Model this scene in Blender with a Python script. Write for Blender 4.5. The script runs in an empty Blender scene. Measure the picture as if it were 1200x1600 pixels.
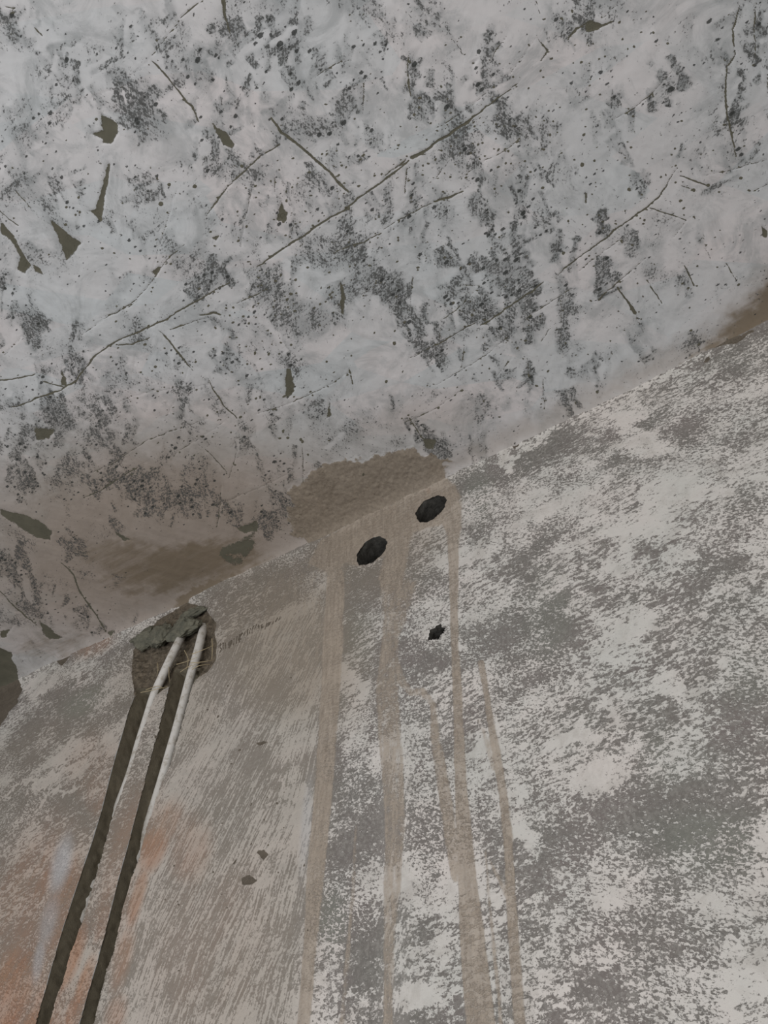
import bpy, math, random
import numpy as np
from mathutils import Matrix, Vector

# ------------------------------------------------------------------ camera
scene = bpy.context.scene
F = 1200.0
CAM = np.array([0.0, 0.0, 1.6])
H = 0.95                      # ceiling above the camera
zc = np.array([45, 1000, -1200.0]); zc /= np.linalg.norm(zc)
xc = np.array([2772, 1315, 1200.0]); xc -= xc.dot(zc) * zc; xc /= np.linalg.norm(xc)
yc = np.cross(zc, xc)
R = np.array([xc, yc, zc])    # camera -> world
cd = bpy.data.cameras.new('camera'); cam = bpy.data.objects.new('camera', cd)
scene.collection.objects.link(cam); scene.camera = cam
cam.matrix_world = Matrix.Translation(Vector(CAM)) @ Matrix(R.tolist()).to_4x4()
cd.sensor_fit = 'VERTICAL'; cd.sensor_height = 24; cd.lens = 24 * F / 1600
cd.clip_start = 0.01

# ------------------------------------------------------------------ light
w = bpy.data.worlds.new('world'); scene.world = w; w.use_nodes = True
w.node_tree.nodes['Background'].inputs[0].default_value = (0.98, 0.97, 0.96, 1)
w.node_tree.nodes['Background'].inputs[1].default_value = 0.23
def area(name, loc, target, size, size_y, power, col):
    l = bpy.data.lights.new(name, 'AREA'); l.shape = 'RECTANGLE'; l.size = size; l.size_y = size_y
    l.energy = power; l.color = col
    o = bpy.data.objects.new(name, l); scene.collection.objects.link(o)
    o.location = loc
    o.rotation_euler = (Vector(target) - Vector(loc)).to_track_quat('-Z', 'Y').to_euler()
area('window_light', (-0.9, -1.25, 0.9), (-0.35, -0.1, 2.5), 1.0, 1.0, 21, (0.95, 0.97, 1.0))
area('warm_fill_light', (0.9, -2.0, 1.3), (-0.1, 0.6, 1.8), 1.0, 1.8, 25, (1.0, 0.97, 0.91))  # unseen warm lamp behind the camera, added to brighten the wall
vs = scene.view_settings
vs.view_transform = 'Standard'; vs.look = 'None'; vs.gamma = 1; vs.use_curve_mapping = False
vs.exposure = 0.0

# ------------------------------------------------------------------ plane charts
YW = (lambda d: d[1] / d[2] * H)(R @ np.array([0, 10.0, -F]))
ZCEIL = CAM[2] + H
def ray(px, py): return R @ np.array([px - 600, 800 - py, -F])
def on_wall(px, py, off=0.0):
    d = ray(px, py); return CAM + d * ((YW - off) / d[1])
def on_ceil(px, py, off=0.0):
    d = ray(px, py); return CAM + d * ((H - off) / d[2])
def project(X, Y, Z):
    v = np.stack([X - CAM[0], Y - CAM[1], Z - CAM[2]], -1) @ R
    dz = np.minimum(v[..., 2], -0.05)
    return 600 + F * v[..., 0] / -dz, 800 - F * v[..., 1] / -dz

M = 420                        # margin of the charts around the traced area
CW, CH = 1200 + 2 * M, 1600 + 2 * M
rng = np.random.default_rng(7)
def field(v=0.0): return np.full((CH, CW), v, np.float32)
def box(x0, y0, x1, y1):
    a, b = max(0, int(x0 + M)), max(0, int(y0 + M)); c, d = min(CW, int(x1 + M) + 1), min(CH, int(y1 + M) + 1)
    if c <= a or d <= b: return None
    yy, xx = np.mgrid[b:d, a:c].astype(np.float32)
    return slice(b, d), slice(a, c), xx - M, yy - M
def sm(a, b, x):
    t = np.clip((x - a) / (b - a), 0, 1); return t * t * (3 - 2 * t)
def blob(f, x, y, rx, ry, ang, v, mode='max', soft=1.0):
    r = max(rx, ry) * 1.5 * soft
    bx = box(x - r, y - r, x + r, y + r)
    if not bx: return
    sy, sx, X, Y = bx; c, s = math.cos(math.radians(ang)), math.sin(math.radians(ang))
    u = ((X - x) * c + (Y - y) * s) / rx; q = (-(X - x) * s + (Y - y) * c) / ry
    k = 1 - sm(0.35, 1.35 * soft, np.sqrt(u * u + q * q))
    put(f, sy, sx, k, v, mode)
def put(f, sy, sx, k, v, mode):
    if mode == 'max': f[sy, sx] = np.maximum(f[sy, sx], k * v)
    elif mode == 'add': f[sy, sx] += k * v
    else: f[sy, sx] = f[sy, sx] * (1 - k) + v * k
def poly(f, pts, v, feather=2.0, mode='max'):
    xs = [p[0] for p in pts]; ys = [p[1] for p in pts]; m = feather + 2
    bx = box(min(xs) - m, min(ys) - m, max(xs) + m, max(ys) + m)
    if not bx: return
    sy, sx, X, Y = bx
    ins = np.zeros(X.shape, bool); dist = np.full(X.shape, 1e9, np.float32)
    n = len(pts)
    for i in range(n):
        x0, y0 = pts[i]; x1, y1 = pts[(i + 1) % n]
        if y0 != y1:
            cr = ((y0 > Y) != (y1 > Y)) & (X < (x1 - x0) * (Y - y0) / (y1 - y0) + x0)
            ins ^= cr
        dist = np.minimum(dist, segd(X, Y, x0, y0, x1, y1)[0])
    sd = np.where(ins, dist, -dist)
    put(f, sy, sx, sm(-feather, feather, sd), v, mode)
def segd(X, Y, x0, y0, x1, y1):
    dx, dy = x1 - x0, y1 - y0; L = dx * dx + dy * dy + 1e-9
    t = np.clip(((X - x0) * dx + (Y - y0) * dy) / L, 0, 1)
    return np.hypot(X - x0 - t * dx, Y - y0 - t * dy), t
def line(f, pts, wd, v=1.0, mode='max', soft=1.6, jit=0.25, taper=True):
    """a polyline of varying width; wd may be a list with one width per point"""
    n = len(pts); ws = wd if isinstance(wd, (list, tuple)) else [wd] * n
    if taper and not isinstance(wd, (list, tuple)):
        ws = [wd * (0.55 if i in (0, n - 1) else 1) * (1 + jit * rng.uniform(-1, 1)) for i in range(n)]
    for i in range(n - 1):
        (x0, y0), (x1, y1) = pts[i], pts[i + 1]; m = max(ws[i], ws[i + 1]) + soft + 2
        bx = box(min(x0, x1) - m, min(y0, y1) - m, max(x0, x1) + m, max(y0, y1) + m)
        if not bx: continue
        sy, sx, X, Y = bx; d, t = segd(X, Y, x0, y0, x1, y1)
        hw = (ws[i] + (ws[i + 1] - ws[i]) * t) * 0.5
        put(f, sy, sx, 1 - sm(hw - soft * .5, hw + soft, d), v, mode)
def stroke(f, x0, y0, x1, y1, wd, v, mode='max'):
    """a trowel stroke: sharp along the given edge, dying away over wd to the right of the direction of travel"""
    dx, dy = x1 - x0, y1 - y0; L = math.hypot(dx, dy); m = abs(wd) + 4
    bx = box(min(x0, x1) - m, min(y0, y1) - m, max(x0, x1) + m, max(y0, y1) + m)
    if not bx: return
    sy, sx, X, Y = bx; ux, uy = dx / L, dy / L
    t = ((X - x0) * ux + (Y - y0) * uy) / L
    s = ((X - x0) * -uy + (Y - y0) * ux) * (1 if wd > 0 else -1)
    k = sm(-1.2, 1.2, s) * (1 - sm(abs(wd) * .25, abs(wd), s)) * sm(-.02, .12, t) * (1 - sm(.85, 1.03, t))
    put(f, sy, sx, k, v, mode)
def lattice(u, v, seed):
    g = np.random.default_rng(seed).random((256, 256)).astype(np.float32)
    iu = np.floor(u).astype(np.int64); iv = np.floor(v).astype(np.int64)
    fu = (u - iu); fv = (v - iv); fu = fu * fu * (3 - 2 * fu); fv = fv * fv * (3 - 2 * fv)
    a = g[iv % 256, iu % 256]; b = g[iv % 256, (iu + 1) % 256]; c = g[(iv + 1) % 256, iu % 256]; d = g[(iv + 1) % 256, (iu + 1) % 256]
    return (a + (b - a) * fu) * (1 - fv) + (c + (d - c) * fu) * fv
def fbm(u, v, seed, octs=4, rough=.5):
    r = 0; a = 1; t = 0
    for i in range(octs):
        r = r + a * lattice(u * 2 ** i + i * 17.3, v * 2 ** i + i * 9.1, seed + i); t += a; a *= rough
    return r / t

# ------------------------------------------------------------------ materials
class G:
    def __init__(s, name):
        s.m = bpy.data.materials.new(name); s.m.use_nodes = True; s.t = s.m.node_tree; s.t.nodes.clear()
        s.out = s.t.nodes.new('ShaderNodeOutputMaterial'); s.b = s.t.nodes.new('ShaderNodeBsdfPrincipled')
        s.t.links.new(s.b.outputs[0], s.out.inputs[0])
        s.P = s.t.nodes.new('ShaderNodeTexCoord').outputs['Object']
    def n(s, ty, **k):
        o = s.t.nodes.new(ty)
        for a, v in k.items(): setattr(o, a, v)
        return o
    def put(s, sock, v):
        if isinstance(v, bpy.types.NodeSocket): s.t.links.new(v, sock)
        elif isinstance(v, (tuple, list)) and len(v) == 3 and sock.type == 'RGBA': sock.default_value = (*v, 1)
        else: sock.default_value = v
    def f(s, op, a, b=0.0, c=0.0, clamp=False):
        o = s.n('ShaderNodeMath', operation=op, use_clamp=clamp); s.put(o.inputs[0], a); s.put(o.inputs[1], b); s.put(o.inputs[2], c); return o.outputs[0]
    def add(s, a, b): return s.f('ADD', a, b)
    def mul(s, a, b): return s.f('MULTIPLY', a, b)
    def sub(s, a, b): return s.f('SUBTRACT', a, b)
    def step(s, x, lo, hi):
        o = s.n('ShaderNodeMapRange', interpolation_type='SMOOTHSTEP'); s.put(o.inputs[0], x); s.put(o.inputs[1], lo); s.put(o.inputs[2], hi); return o.outputs[0]
    def remap(s, x, lo, hi, a, b):
        o = s.n('ShaderNodeMapRange'); s.put(o.inputs[0], x); s.put(o.inputs[1], lo); s.put(o.inputs[2], hi); s.put(o.inputs[3], a); s.put(o.inputs[4], b); return o.outputs[0]
    def mix(s, t, a, b):
        o = s.n('ShaderNodeMix', data_type='RGBA'); s.put(o.inputs[0], t); s.put(o.inputs[6], a); s.put(o.inputs[7], b); return o.outputs[2]
    def mixf(s, t, a, b):
        o = s.n('ShaderNodeMix', data_type='FLOAT'); s.put(o.inputs[0], t); s.put(o.inputs[2], a); s.put(o.inputs[3], b); return o.outputs[0]
    def rot(s, r=(0, 0, 0), sc=(1, 1, 1), v=None):
        o = s.n('ShaderNodeMapping', vector_type='POINT'); s.put(o.inputs[0], v or s.P)
        # rotate first, stretch second
        o.inputs['Rotation'].default_value = r
        q = s.n('ShaderNodeVectorMath', operation='MULTIPLY'); s.t.links.new(o.outputs[0], q.inputs[0]); q.inputs[1].default_value = sc
        return q.outputs[0]
    def noise(s, scale, detail=3, rough=.6, v=None, dist=0.0):
        o = s.n('ShaderNodeTexNoise'); s.put(o.inputs['Vector'], v or s.P); o.inputs['Scale'].default_value = scale
        o.inputs['Detail'].default_value = detail; o.inputs['Roughness'].default_value = rough; o.inputs['Distortion'].default_value = dist
        return o.outputs['Fac']
    def vor(s, scale, v=None, feature='F1'):
        o = s.n('ShaderNodeTexVoronoi', feature=feature); s.put(o.inputs['Vector'], v or s.P); o.inputs['Scale'].default_value = scale
        return o
    def attr(s, name):
        a = s.n('ShaderNodeAttribute', attribute_name=name); x = s.n('ShaderNodeSeparateXYZ'); s.t.links.new(a.outputs['Vector'], x.inputs[0]); return x.outputs
    def finish(s, col, rough, height=None, dist=.001, strength=1.0):
        s.put(s.b.inputs['Base Color'], col); s.put(s.b.inputs['Roughness'], rough)
        s.b.inputs['Specular IOR Level'].default_value = .25
        if height is not None:
            o = s.n('ShaderNodeBump'); o.inputs['Distance'].default_value = dist; o.inputs['Strength'].default_value = strength
            s.put(o.inputs['Height'], height); s.t.links.new(o.outputs[0], s.b.inputs['Normal'])
        return s.m
def srgb(r, g, b):
    return tuple(((c / 255) / 12.92 if c / 255 < .04045 else ((c / 255 + .055) / 1.055) ** 2.4) for c in (r, g, b))

def ceiling_material():
    g = G('skimmed_ceiling')
    dens, bare, mort = g.attr('m1'); warm, pits, coat_shade = g.attr('m2')
    r60 = math.radians(-38)
    fine = g.noise(420, 3, .75)
    drag = g.noise(210, 4, .7, g.rot((0, 0, math.radians(8)), (.62, 1.5, 1)))
    dragb = g.noise(230, 4, .7, g.rot((0, 0, math.radians(-67)), (.62, 1.4, 1)))
    mod = g.noise(28, 3, .6)
    pick = g.step(g.noise(9, 1, .5), .45, .55)
    st = g.mixf(pick, drag, dragb)
    weave = g.noise(330, 2, .6, g.rot((0, 0, math.radians(-121)), (.22, 1.8, 1)))
    s_ = g.add(g.mul(fine, .40), g.add(g.mul(st, .40), g.mul(weave, .20)))
    d2 = g.f('MINIMUM', g.mul(dens, g.remap(mod, .32, .68, .55, 1.2)), .72)
    thr = g.sub(.640, g.mul(d2, .225))
    spk = g.step(g.sub(s_, thr), -.02, .06)
    # pits pulled open by the trowel
    vv = g.vor(135, g.rot((0, 0, math.radians(8)), (.75, 1.2, 1)))
    cr = g.n('ShaderNodeSeparateXYZ'); g.t.links.new(vv.outputs['Color'], cr.inputs[0])
    rad = g.mul(g.f('POWER', cr.outputs[0], 2.0), g.mul(pits, .52))
    wob = g.add(vv.outputs['Distance'], g.mul(g.sub(fine, .5), .6))
    pit = g.sub(1.0, g.step(g.sub(wob, rad), -.05, .03))
    pit = g.mul(pit, g.step(rad, .03, .08))
    bmask = g.step(g.add(bare, g.add(g.mul(g.sub(g.noise(150, 4, .75), .5), .95), g.mul(g.sub(g.noise(45, 3, .6), .5), .7))), .44, .60)
    lay = g.vor(7, g.rot((0, 0, math.radians(-25)), (1.0, 2.4, 1)))
    lc = g.n('ShaderNodeSeparateXYZ'); g.t.links.new(lay.outputs['Color'], lc.inputs[0])
    tone = g.add(g.mul(g.noise(5, 4, .6), .7), g.mul(lc.outputs[1], .3))
    base = g.mix(g.remap(tone, .3, .7, 0, 1), CW_A, CW_B)
    cloud = g.mul(g.step(g.noise(16, 6, .72, dist=.8), .46, .66), .55)
    hz2 = g.f('MULTIPLY', 1.0, g.mul(g.step(dens, .05, .9), g.remap(g.noise(60, 4, .7), .3, .7, .3, .85)))
    base = g.mix(cloud, base, C_HAZE)
    base = g.mix(hz2, base, C_HAZE2)
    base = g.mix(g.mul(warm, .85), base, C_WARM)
    brn = g.step(g.add(coat_shade, g.mul(g.sub(g.noise(50, 5, .7, g.rot((0, 0, 0), (.25, 1.6, 1))), .5), .9)), .25, .85)
    base = g.mix(g.mul(brn, .9), base, C_BROWN)  # brown mortar, plus the shade painted along the seam
    dk = g.mix(g.noise(30, 3), C_SPK_A, C_SPK_B)
    c1 = g.mix(g.mul(spk, .90), base, dk)
    c1 = g.mix(g.mul(pit, .9), c1, C_PIT)
    mm = g.step(g.add(mort, g.mul(g.sub(g.noise(110, 4, .75), .5), .55)), .40, .66)
    mc = g.mix(g.remap(g.noise(170, 5, .75), .32, .68, 0, 1), C_MORT_A, C_MORT_B)
    c2 = g.mix(g.mul(mm, .93), c1, mc)
    bc = g.mix(g.noise(45, 4, .6), C_BARE_A, C_BARE_B)
    c3 = g.mix(bmask, c2, bc)
    hgt = g.sub(g.add(g.mul(fine, .12), g.mul(mm, g.mul(g.noise(220, 3, .7), .5))), g.add(g.mul(spk, .45), g.add(pit, g.mul(bmask, .9))))
    return g.finish(c3, .82, hgt, .0007, .8)

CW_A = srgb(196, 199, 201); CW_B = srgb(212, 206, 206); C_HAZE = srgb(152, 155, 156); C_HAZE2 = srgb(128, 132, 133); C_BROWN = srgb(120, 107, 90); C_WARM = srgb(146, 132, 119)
C_SPK_A = srgb(66, 68, 67); C_SPK_B = srgb(92, 91, 89); C_PIT = srgb(56, 58, 56)
C_MORT_A = srgb(118, 107, 94); C_MORT_B = srgb(150, 138, 123)
C_BARE_A = srgb(84, 83, 72); C_BARE_B = srgb(108, 104, 90)

def wall_material():
    g = G('scraped_wall')
    dens, bare, mort = g.attr('m1'); rust, scr, coat_shade = g.attr('m2'); pock, green, white = g.attr('m3')
    fine = g.noise(330, 3, .72)
    dash = g.noise(160, 4, .75, g.rot((0, math.radians(3), 0), (.62, 1, 1.6)), .5)
    dash2 = g.noise(300, 4, .75, g.rot((0, math.radians(-22), 0), (.72, 1, 1.5)), .6)
    pick = g.step(g.noise(6, 1, .5), .42, .58)
    mid = g.noise(60, 4, .7)
    comba = g.noise(260, 4, .65, g.rot((0, math.radians(-24), 0), (1.5, 1, .12)))
    combb = g.noise(230, 4, .65, g.rot((0, math.radians(-9), 0), (1.5, 1, .12)))
    comb = g.mixf(g.step(g.noise(7, 2, .5), .44, .56), comba, combb)
    st = g.mixf(pick, dash, dash2)
    s0 = g.add(g.mul(fine, .34), g.add(g.mul(st, .52), g.mul(mid, .14)))
    s1 = g.add(g.mul(comb, .72), g.mul(fine, .28))
    s_ = g.mixf(g.mul(scr, .70), s0, s1)
    thr = g.sub(.615, g.mul(dens, .225))
    spk = g.step(g.sub(s_, thr), -.025, .04)
    wc = g.mix(g.remap(g.noise(9, 4, .6), .35, .65, 0, 1), W_A, W_B)
    wc = g.mix(g.mul(coat_shade, .9), wc, W_FILM)
    wc = g.mix(g.mul(g.step(g.noise(24, 6, .75, dist=.7), .46, .70), .40), wc, W_MIST)
    gc = g.mix(g.remap(g.noise(11, 4, .6), .38, .62, 0, 1), W_G1, W_G2)
    gc = g.mix(g.mul(g.step(g.noise(240, 4, .8), .44, .62), g.remap(g.noise(20, 3), .35, .65, .35, 1)), gc, W_G3)
    gc = g.mix(g.mul(green, .7), gc, W_GREEN)
    gc = g.mix(g.mul(coat_shade, .75), gc, W_FILMD)
    c1 = g.mix(g.mul(spk, g.mixf(scr, .92, .78)), wc, gc)
    rn = g.mul(rust, g.remap(g.noise(26, 4, .65, g.rot((0, math.radians(-14), 0), (1.4, 1, .35))), .35, .62, .45, 1.0))
    c1 = g.mix(g.f('MINIMUM', rn, .92), c1, g.mix(g.noise(14), W_R1, W_R2))
    c1 = g.mix(g.mul(white, .8), c1, W_WH)
    vn = g.noise(120, 4, .7, g.rot((0, math.radians(3), 0), (1.4, 1, .16)))
    edge = g.add(g.mul(g.sub(vn, .5), .55), g.mul(g.sub(g.noise(120, 4, .7), .5), .45))
    mm = g.mul(g.step(g.add(mort, g.mul(edge, 1.5)), .30, .80), g.remap(g.noise(300, 3, .7), .3, .6, .8, 1))
    mc = g.mix(g.remap(g.add(g.mul(vn, .6), g.mul(fine, .4)), .36, .62, 0, 1), W_M1, W_M2)
    c2 = g.mix(g.mul(mm, .88), c1, mc)
    bm = g.step(g.add(bare, g.mul(g.sub(g.noise(150, 4, .7), .5), .5)), .42, .56)
    c3 = g.mix(bm, c2, g.mix(g.noise(60, 4, .6), W_B1, W_B2))
    pm = g.step(g.add(pock, g.mul(g.sub(g.noise(130, 4, .7), .5), .4)), .4, .55)
    c4 = g.mix(pm, c3, g.mix(g.remap(g.noise(140, 4, .7), .35, .65, 0, 1), W_P1, W_P2))
    hgt = g.add(g.mul(fine, .5), g.add(g.mul(spk, -.5), g.add(g.mul(mm, g.add(.35, g.mul(vn, .5))), g.add(g.mul(g.mul(scr, comb), 1.2), g.mul(pm, g.noise(180, 4, .7))))))
    return g.finish(c4, .85, hgt, .0010, .9)
W_A = srgb(200, 198, 193); W_B = srgb(212, 205, 200); W_FILM = srgb(160, 149, 136); W_FILMD = srgb(134, 124, 111)
W_MIST = srgb(156, 150, 143); W_G1 = srgb(104, 101, 96); W_G2 = srgb(112, 104, 101); W_G3 = srgb(140, 136, 131); W_GREEN = srgb(116, 122, 111)
W_R1 = srgb(168, 114, 88); W_R2 = srgb(166, 134, 106); W_WH = srgb(184, 184, 186)
W_M1 = srgb(144, 131, 118); W_M2 = srgb(176, 163, 149); W_B1 = srgb(92, 84, 74); W_B2 = srgb(112, 103, 92)
W_P1 = srgb(84, 76, 66); W_P2 = srgb(122, 111, 96)

def stone_material(name, a, b, scale=60, bump=.002):
    g = G(name)
    c = g.mix(g.remap(g.noise(scale, 5, .7), .35, .65, 0, 1), a, b)
    h = g.add(g.noise(scale * 1.7, 5, .75), g.mul(g.noise(scale * 5, 3, .7), .4))
    return g.finish(c, .9, h, bump, .9)
MAT_C = ceiling_material(); MAT_W = wall_material()
MAT_CHASE = stone_material('raw_cut_render', srgb(110, 103, 89), srgb(128, 120, 104), 70, .0010)
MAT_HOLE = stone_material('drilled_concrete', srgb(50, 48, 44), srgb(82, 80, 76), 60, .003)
MAT_LUMP = stone_material('wet_grey_mortar', srgb(92, 92, 82), srgb(124, 121, 107), 70, .003)
def conduit_material():
    g = G('dusty_white_conduit')
    d = g.step(g.noise(90, 4, .7), .48, .68)
    c = g.mix(g.mul(d, .65), srgb(206, 202, 197), srgb(150, 140, 124))
    return g.finish(c, .5, g.noise(200, 3), .0004, .6)
MAT_CON = conduit_material()
def fibre_material():
    g = G('dry_fibre'); return g.finish(g.mix(g.noise(60), srgb(170, 152, 120), srgb(196, 182, 150)), .8)
MAT_FIB = fibre_material()

# ================================================================== traced fields
# ---- ceiling
c_dens, c_bare, c_mort, c_warm, c_pits, c_h = field(.22), field(), field(), field(), field(.32), field()
C_BLOBS = [
 (25,20,30,20,0,.5),(100,105,60,16,58,.62),(60,125,38,22,-30,.4),(192,52,38,20,60,.5),(275,30,30,14,0,.3),(110,150,30,24,0,.5),(52,232,24,20,0,.55),
 (218,170,52,34,40,.72),(20,160,20,26,0,.35),(290,80,40,32,0,.55),(318,112,34,46,60,.6),(382,70,34,40,60,.6),(440,60,32,72,78,.85),(470,125,30,50,62,.65),
 (532,170,18,60,2,.75),(345,195,34,46,60,.6),(338,262,25,30,60,.4),(226,292,28,36,0,.55),(92,310,30,20,20,.55),(165,345,36,14,-10,.5),(215,378,32,18,35,.5),
 (440,342,30,38,0,.45),(470,300,24,32,60,.55),(548,355,16,62,0,.4),(562,262,20,34,0,.5),(578,205,26,40,60,.5),(592,80,20,50,0,.4),(322,440,44,22,-28,.75),
 (200,440,24,20,0,.4),(400,482,44,36,0,.42),(330,478,24,22,0,.5),(12,440,24,24,0,.65),(32,500,26,16,-45,.6),(64,512,20,10,-50,.85),(125,565,16,50,12,.5),
 (84,640,26,24,-40,.75),(76,664,22,12,0,.7),(36,612,36,18,0,.4),(150,686,42,26,25,.72),(50,732,42,36,-45,.65),(216,762,30,40,40,.75),(236,770,24,40,30,.55),
 (100,768,26,26,0,.5),(290,782,32,40,60,.72),(332,772,12,34,-8,.8),(390,690,30,10,10,.85),(425,728,22,34,-30,.6),(352,565,26,30,50,.6),(332,632,14,34,-35,.5),
 (240,612,44,32,0,.3),(490,645,34,20,0,.45),(430,802,26,40,0,.6),(364,812,11,26,0,.7),(22,762,30,24,30,.6),(22,880,36,22,20,.75),(110,852,18,30,-30,.6),
 (72,950,42,20,30,.65),(132,968,34,16,50,.55),(36,915,30,16,30,.55),(15,45,20,10,-40,.5),(140,60,30,14,60,.4),(65,40,20,12,0,.3),
 (686,32,22,44,-12,.5),(605,100,12,40,0,.5),(645,112,9,44,0,.85),(656,172,18,26,-25,.75),(692,160,20,28,-40,.75),(762,80,20,32,20,.65),(752,122,20,30,-30,.6),
 (872,30,28,25,0,.5),(955,110,40,40,0,.3),(1036,140,40,22,-48,.85),(958,158,10,20,0,.7),(964,225,8,34,0,.55),(975,245,12,18,0,.7),(790,172,22,44,-35,.65),
 (705,240,38,26,0,.5),(798,205,10,30,0,.65),(1115,48,26,34,0,.3),(1110,84,15,14,0,.5),(1150,132,9,40,-10,.7),(1183,62,6,44,0,.85),(1152,232,22,30,0,.5),
 (825,250,34,26,0,.5),(872,272,32,24,10,.55),(813,345,9,84,2,.8),(846,335,20,60,-28,.62),(782,372,28,22,40,.65),(755,328,9,32,-15,.7),(704,412,18,36,-30,.85),
 (800,440,50,26,18,1.0),(795,412,40,12,0,.9),(822,470,24,26,-20,.85),(892,402,30,24,-10,.82),(938,352,9,26,0,.95),(985,378,11,26,-20,.75),(943,428,14,36,4,.95),
 (1000,288,14,14,0,.6),(612,440,20,24,-40,.7),(628,478,26,48,-38,.9),(728,478,34,20,10,.8),(640,330,16,30,0,.5),(655,390,26,20,-30,.5),(690,560,20,36,-30,.72),
 (658,540,14,34,-35,.7),(768,522,28,12,-28,.85),(822,500,14,26,-25,.85),(884,484,10,44,0,.75),(1066,442,10,24,-20,.5),(1000,548,13,22,0,.7),(930,590,10,10,0,.5),
 (785,582,14,26,-20,.65),(828,590,5,36,0,.85),(700,622,22,10,0,.35),(735,622,15,22,-30,.4),(652,672,28,12,40,.7),(694,696,32,9,-5,.7),(895,622,20,5,-20,.75),
 (760,640,14,16,0,.45),(930,545,6,20,0,.4),(560,440,26,40,20,.3),(520,300,20,24,0,.4),(700,340,26,20,0,.4),(675,330,22,18,0,.45),(590,330,16,22,0,.4),
 (1130,450,20,14,0,.3),(1150,180,14,30,-20,.55),(340,350,20,30,0,.3),(560,60,20,30,0,.35),(620,40,26,14,0,.3),(1110,310,14,14,0,.3),(510,470,30,24,0,.25),
 (1020,60,24,24,0,.2),(270,560,36,36,0,.35),(190,590,30,40,20,.3),(400,640,30,30,0,.35),(460,560,20,30,0,.3),(300,690,40,16,-25,.3),(310,735,30,14,30,.5)]
C_BLOBS += [(170,740,40,24,-35,.6),(270,700,40,20,-35,.5),(60,600,40,24,-40,.5),(180,600,24,40,20,.5),(280,620,40,20,-40,.45),(300,740,30,24,-30,.6),(30,700,34,24,40,.6),(120,720,26,34,0,.5),(420,640,24,30,40,.5),(390,600,24,24,0,.45),(460,800,14,30,0,.5),(30,260,30,30,0,.45),(100,280,30,22,40,.5),(80,190,30,30,0,.45),(170,110,34,20,40,.5),(240,30,34,22,0,.5),(400,140,28,40,60,.55),(500,200,30,26,60,.5),(430,180,24,20,40,.5),(400,250,30,20,60,.4),(330,330,24,20,0,.4),(560,110,16,40,0,.45),(500,330,24,20,0,.45),(600,290,20,20,0,.5),(650,300,16,24,0,.5),(740,270,40,24,20,.5),(900,140,20,30,0,.35),(840,180,20,20,0,.35),(860,210,26,20,0,.4),(930,200,16,30,0,.5),(760,480,20,24,30,.6),(740,420,16,30,60,.5),(690,470,20,24,50,.6)]
for b in C_BLOBS:
    x, y, rx, ry, a, v = b
    blob(c_dens, x, y, rx, ry, a, v * .74)
    ca, sa = math.cos(math.radians(a)), math.sin(math.radians(a))
    for k in range(int(rx * ry / 85) + 3):          # the scraped clusters are made of short trowel passes
        p, q_ = rng.normal() * rx * .55, rng.normal() * ry * .55
        sx_, sy_ = x + p * ca - q_ * sa, y + p * sa + q_ * ca
        dr = math.radians(rng.choice([90, 62, 62, -35, 98]) + rng.normal() * 6); ln = rng.uniform(14, 52)
        stroke(c_dens, sx_ - ln / 2 * math.cos(dr), sy_ - ln / 2 * math.sin(dr), sx_ + ln / 2 * math.cos(dr), sy_ + ln / 2 * math.sin(dr), rng.choice([-1, 1]) * rng.uniform(9, 26), min(1.0, v * rng.uniform(.8, 1.35)))
    blob(c_pits, x, y, rx * 1.3, ry * 1.3, a, .45 + v * .5)
C_STROKES = [   # sharp edge of a trowel pass
 (305,150,310,190,14,.6),(640,80,642,160,-16,.7),(568,130,568,178,18,.5),(516,225,518,275,-20,.6),(545,320,548,400,-16,.4),(398,275,372,392,10,.5),
 (818,275,815,425,-14,.7),(932,338,932,380,-20,.9),(930,395,934,470,-24,.9),(756,412,800,475,-44,.9),(877,465,880,565,-18,.7),(642,430,640,490,-12,.4),
 (588,445,632,515,-30,.7),(610,500,680,590,-16,.6),(828,560,830,620,10,.7),(688,498,687,535,-10,.6),(725,538,722,580,-10,.7),(455,585,450,620,-10,.6),
 (170,545,140,640,-24,.4),(107,650,78,690,-26,.8),(320,450,300,540,-20,.35),(345,750,342,820,18,.6),(358,795,356,820,-12,.7),(402,815,402,860,12,.5),
 (455,770,453,820,18,.5),(520,230,516,280,14,.5),(85,500,58,530,12,.7),(1118,310,1120,370,-14,.3),(1173,350,1173,430,-10,.3),(1120,430,1120,520,-14,.35),
 (262,60,300,165,30,.5),(10,20,140,165,22,.45),(700,100,705,145,-14,.5),(370,640,330,600,18,.4),(216,740,262,800,-26,.7),(30,735,90,770,20,.6),
 (278,770,300,820,-20,.6),(190,690,110,640,18,.5),(370,590,400,700,16,.35),(955,140,962,250,-10,.5),(998,520,1000,570,10,.6),(850,588,850,645,-8,.5)]
for s in C_STROKES: stroke(c_dens, *s)
C_CLEAN = [(148,45,34,26,0),(250,240,44,26,-15),(20,110,26,40,0),(510,40,34,40,0),(605,175,30,34,0),(500,170,20,30,60),(60,370,40,16,40),(110,470,60,30,0),
 (985,125,34,28,0),(740,20,50,26,0),(690,600,20,10,0),(560,545,60,36,0),(610,590,50,30,0),(340,525,20,14,0),(770,230,24,30,0),(915,430,14,14,0),(845,395,20,16,0),
 (915,470,16,14,0),(925,520,34,26,0),(880,600,30,10,0),(1120,340,40,34,0),(1050,400,14,40,0),(480,440,26,36,0),(675,70,30,22,0),(430,395,30,16,0),(210,470,26,22,-30),
 (290,365,24,26,0),(740,560,14,26,0),(655,455,12,40,0),(730,350,22,14,0),(330,650,40,12,45),(420,690,26,12,45),(700,430,10,20,60),(1030,520,40,20,-20),(230,700,30,10,-25)]
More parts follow.
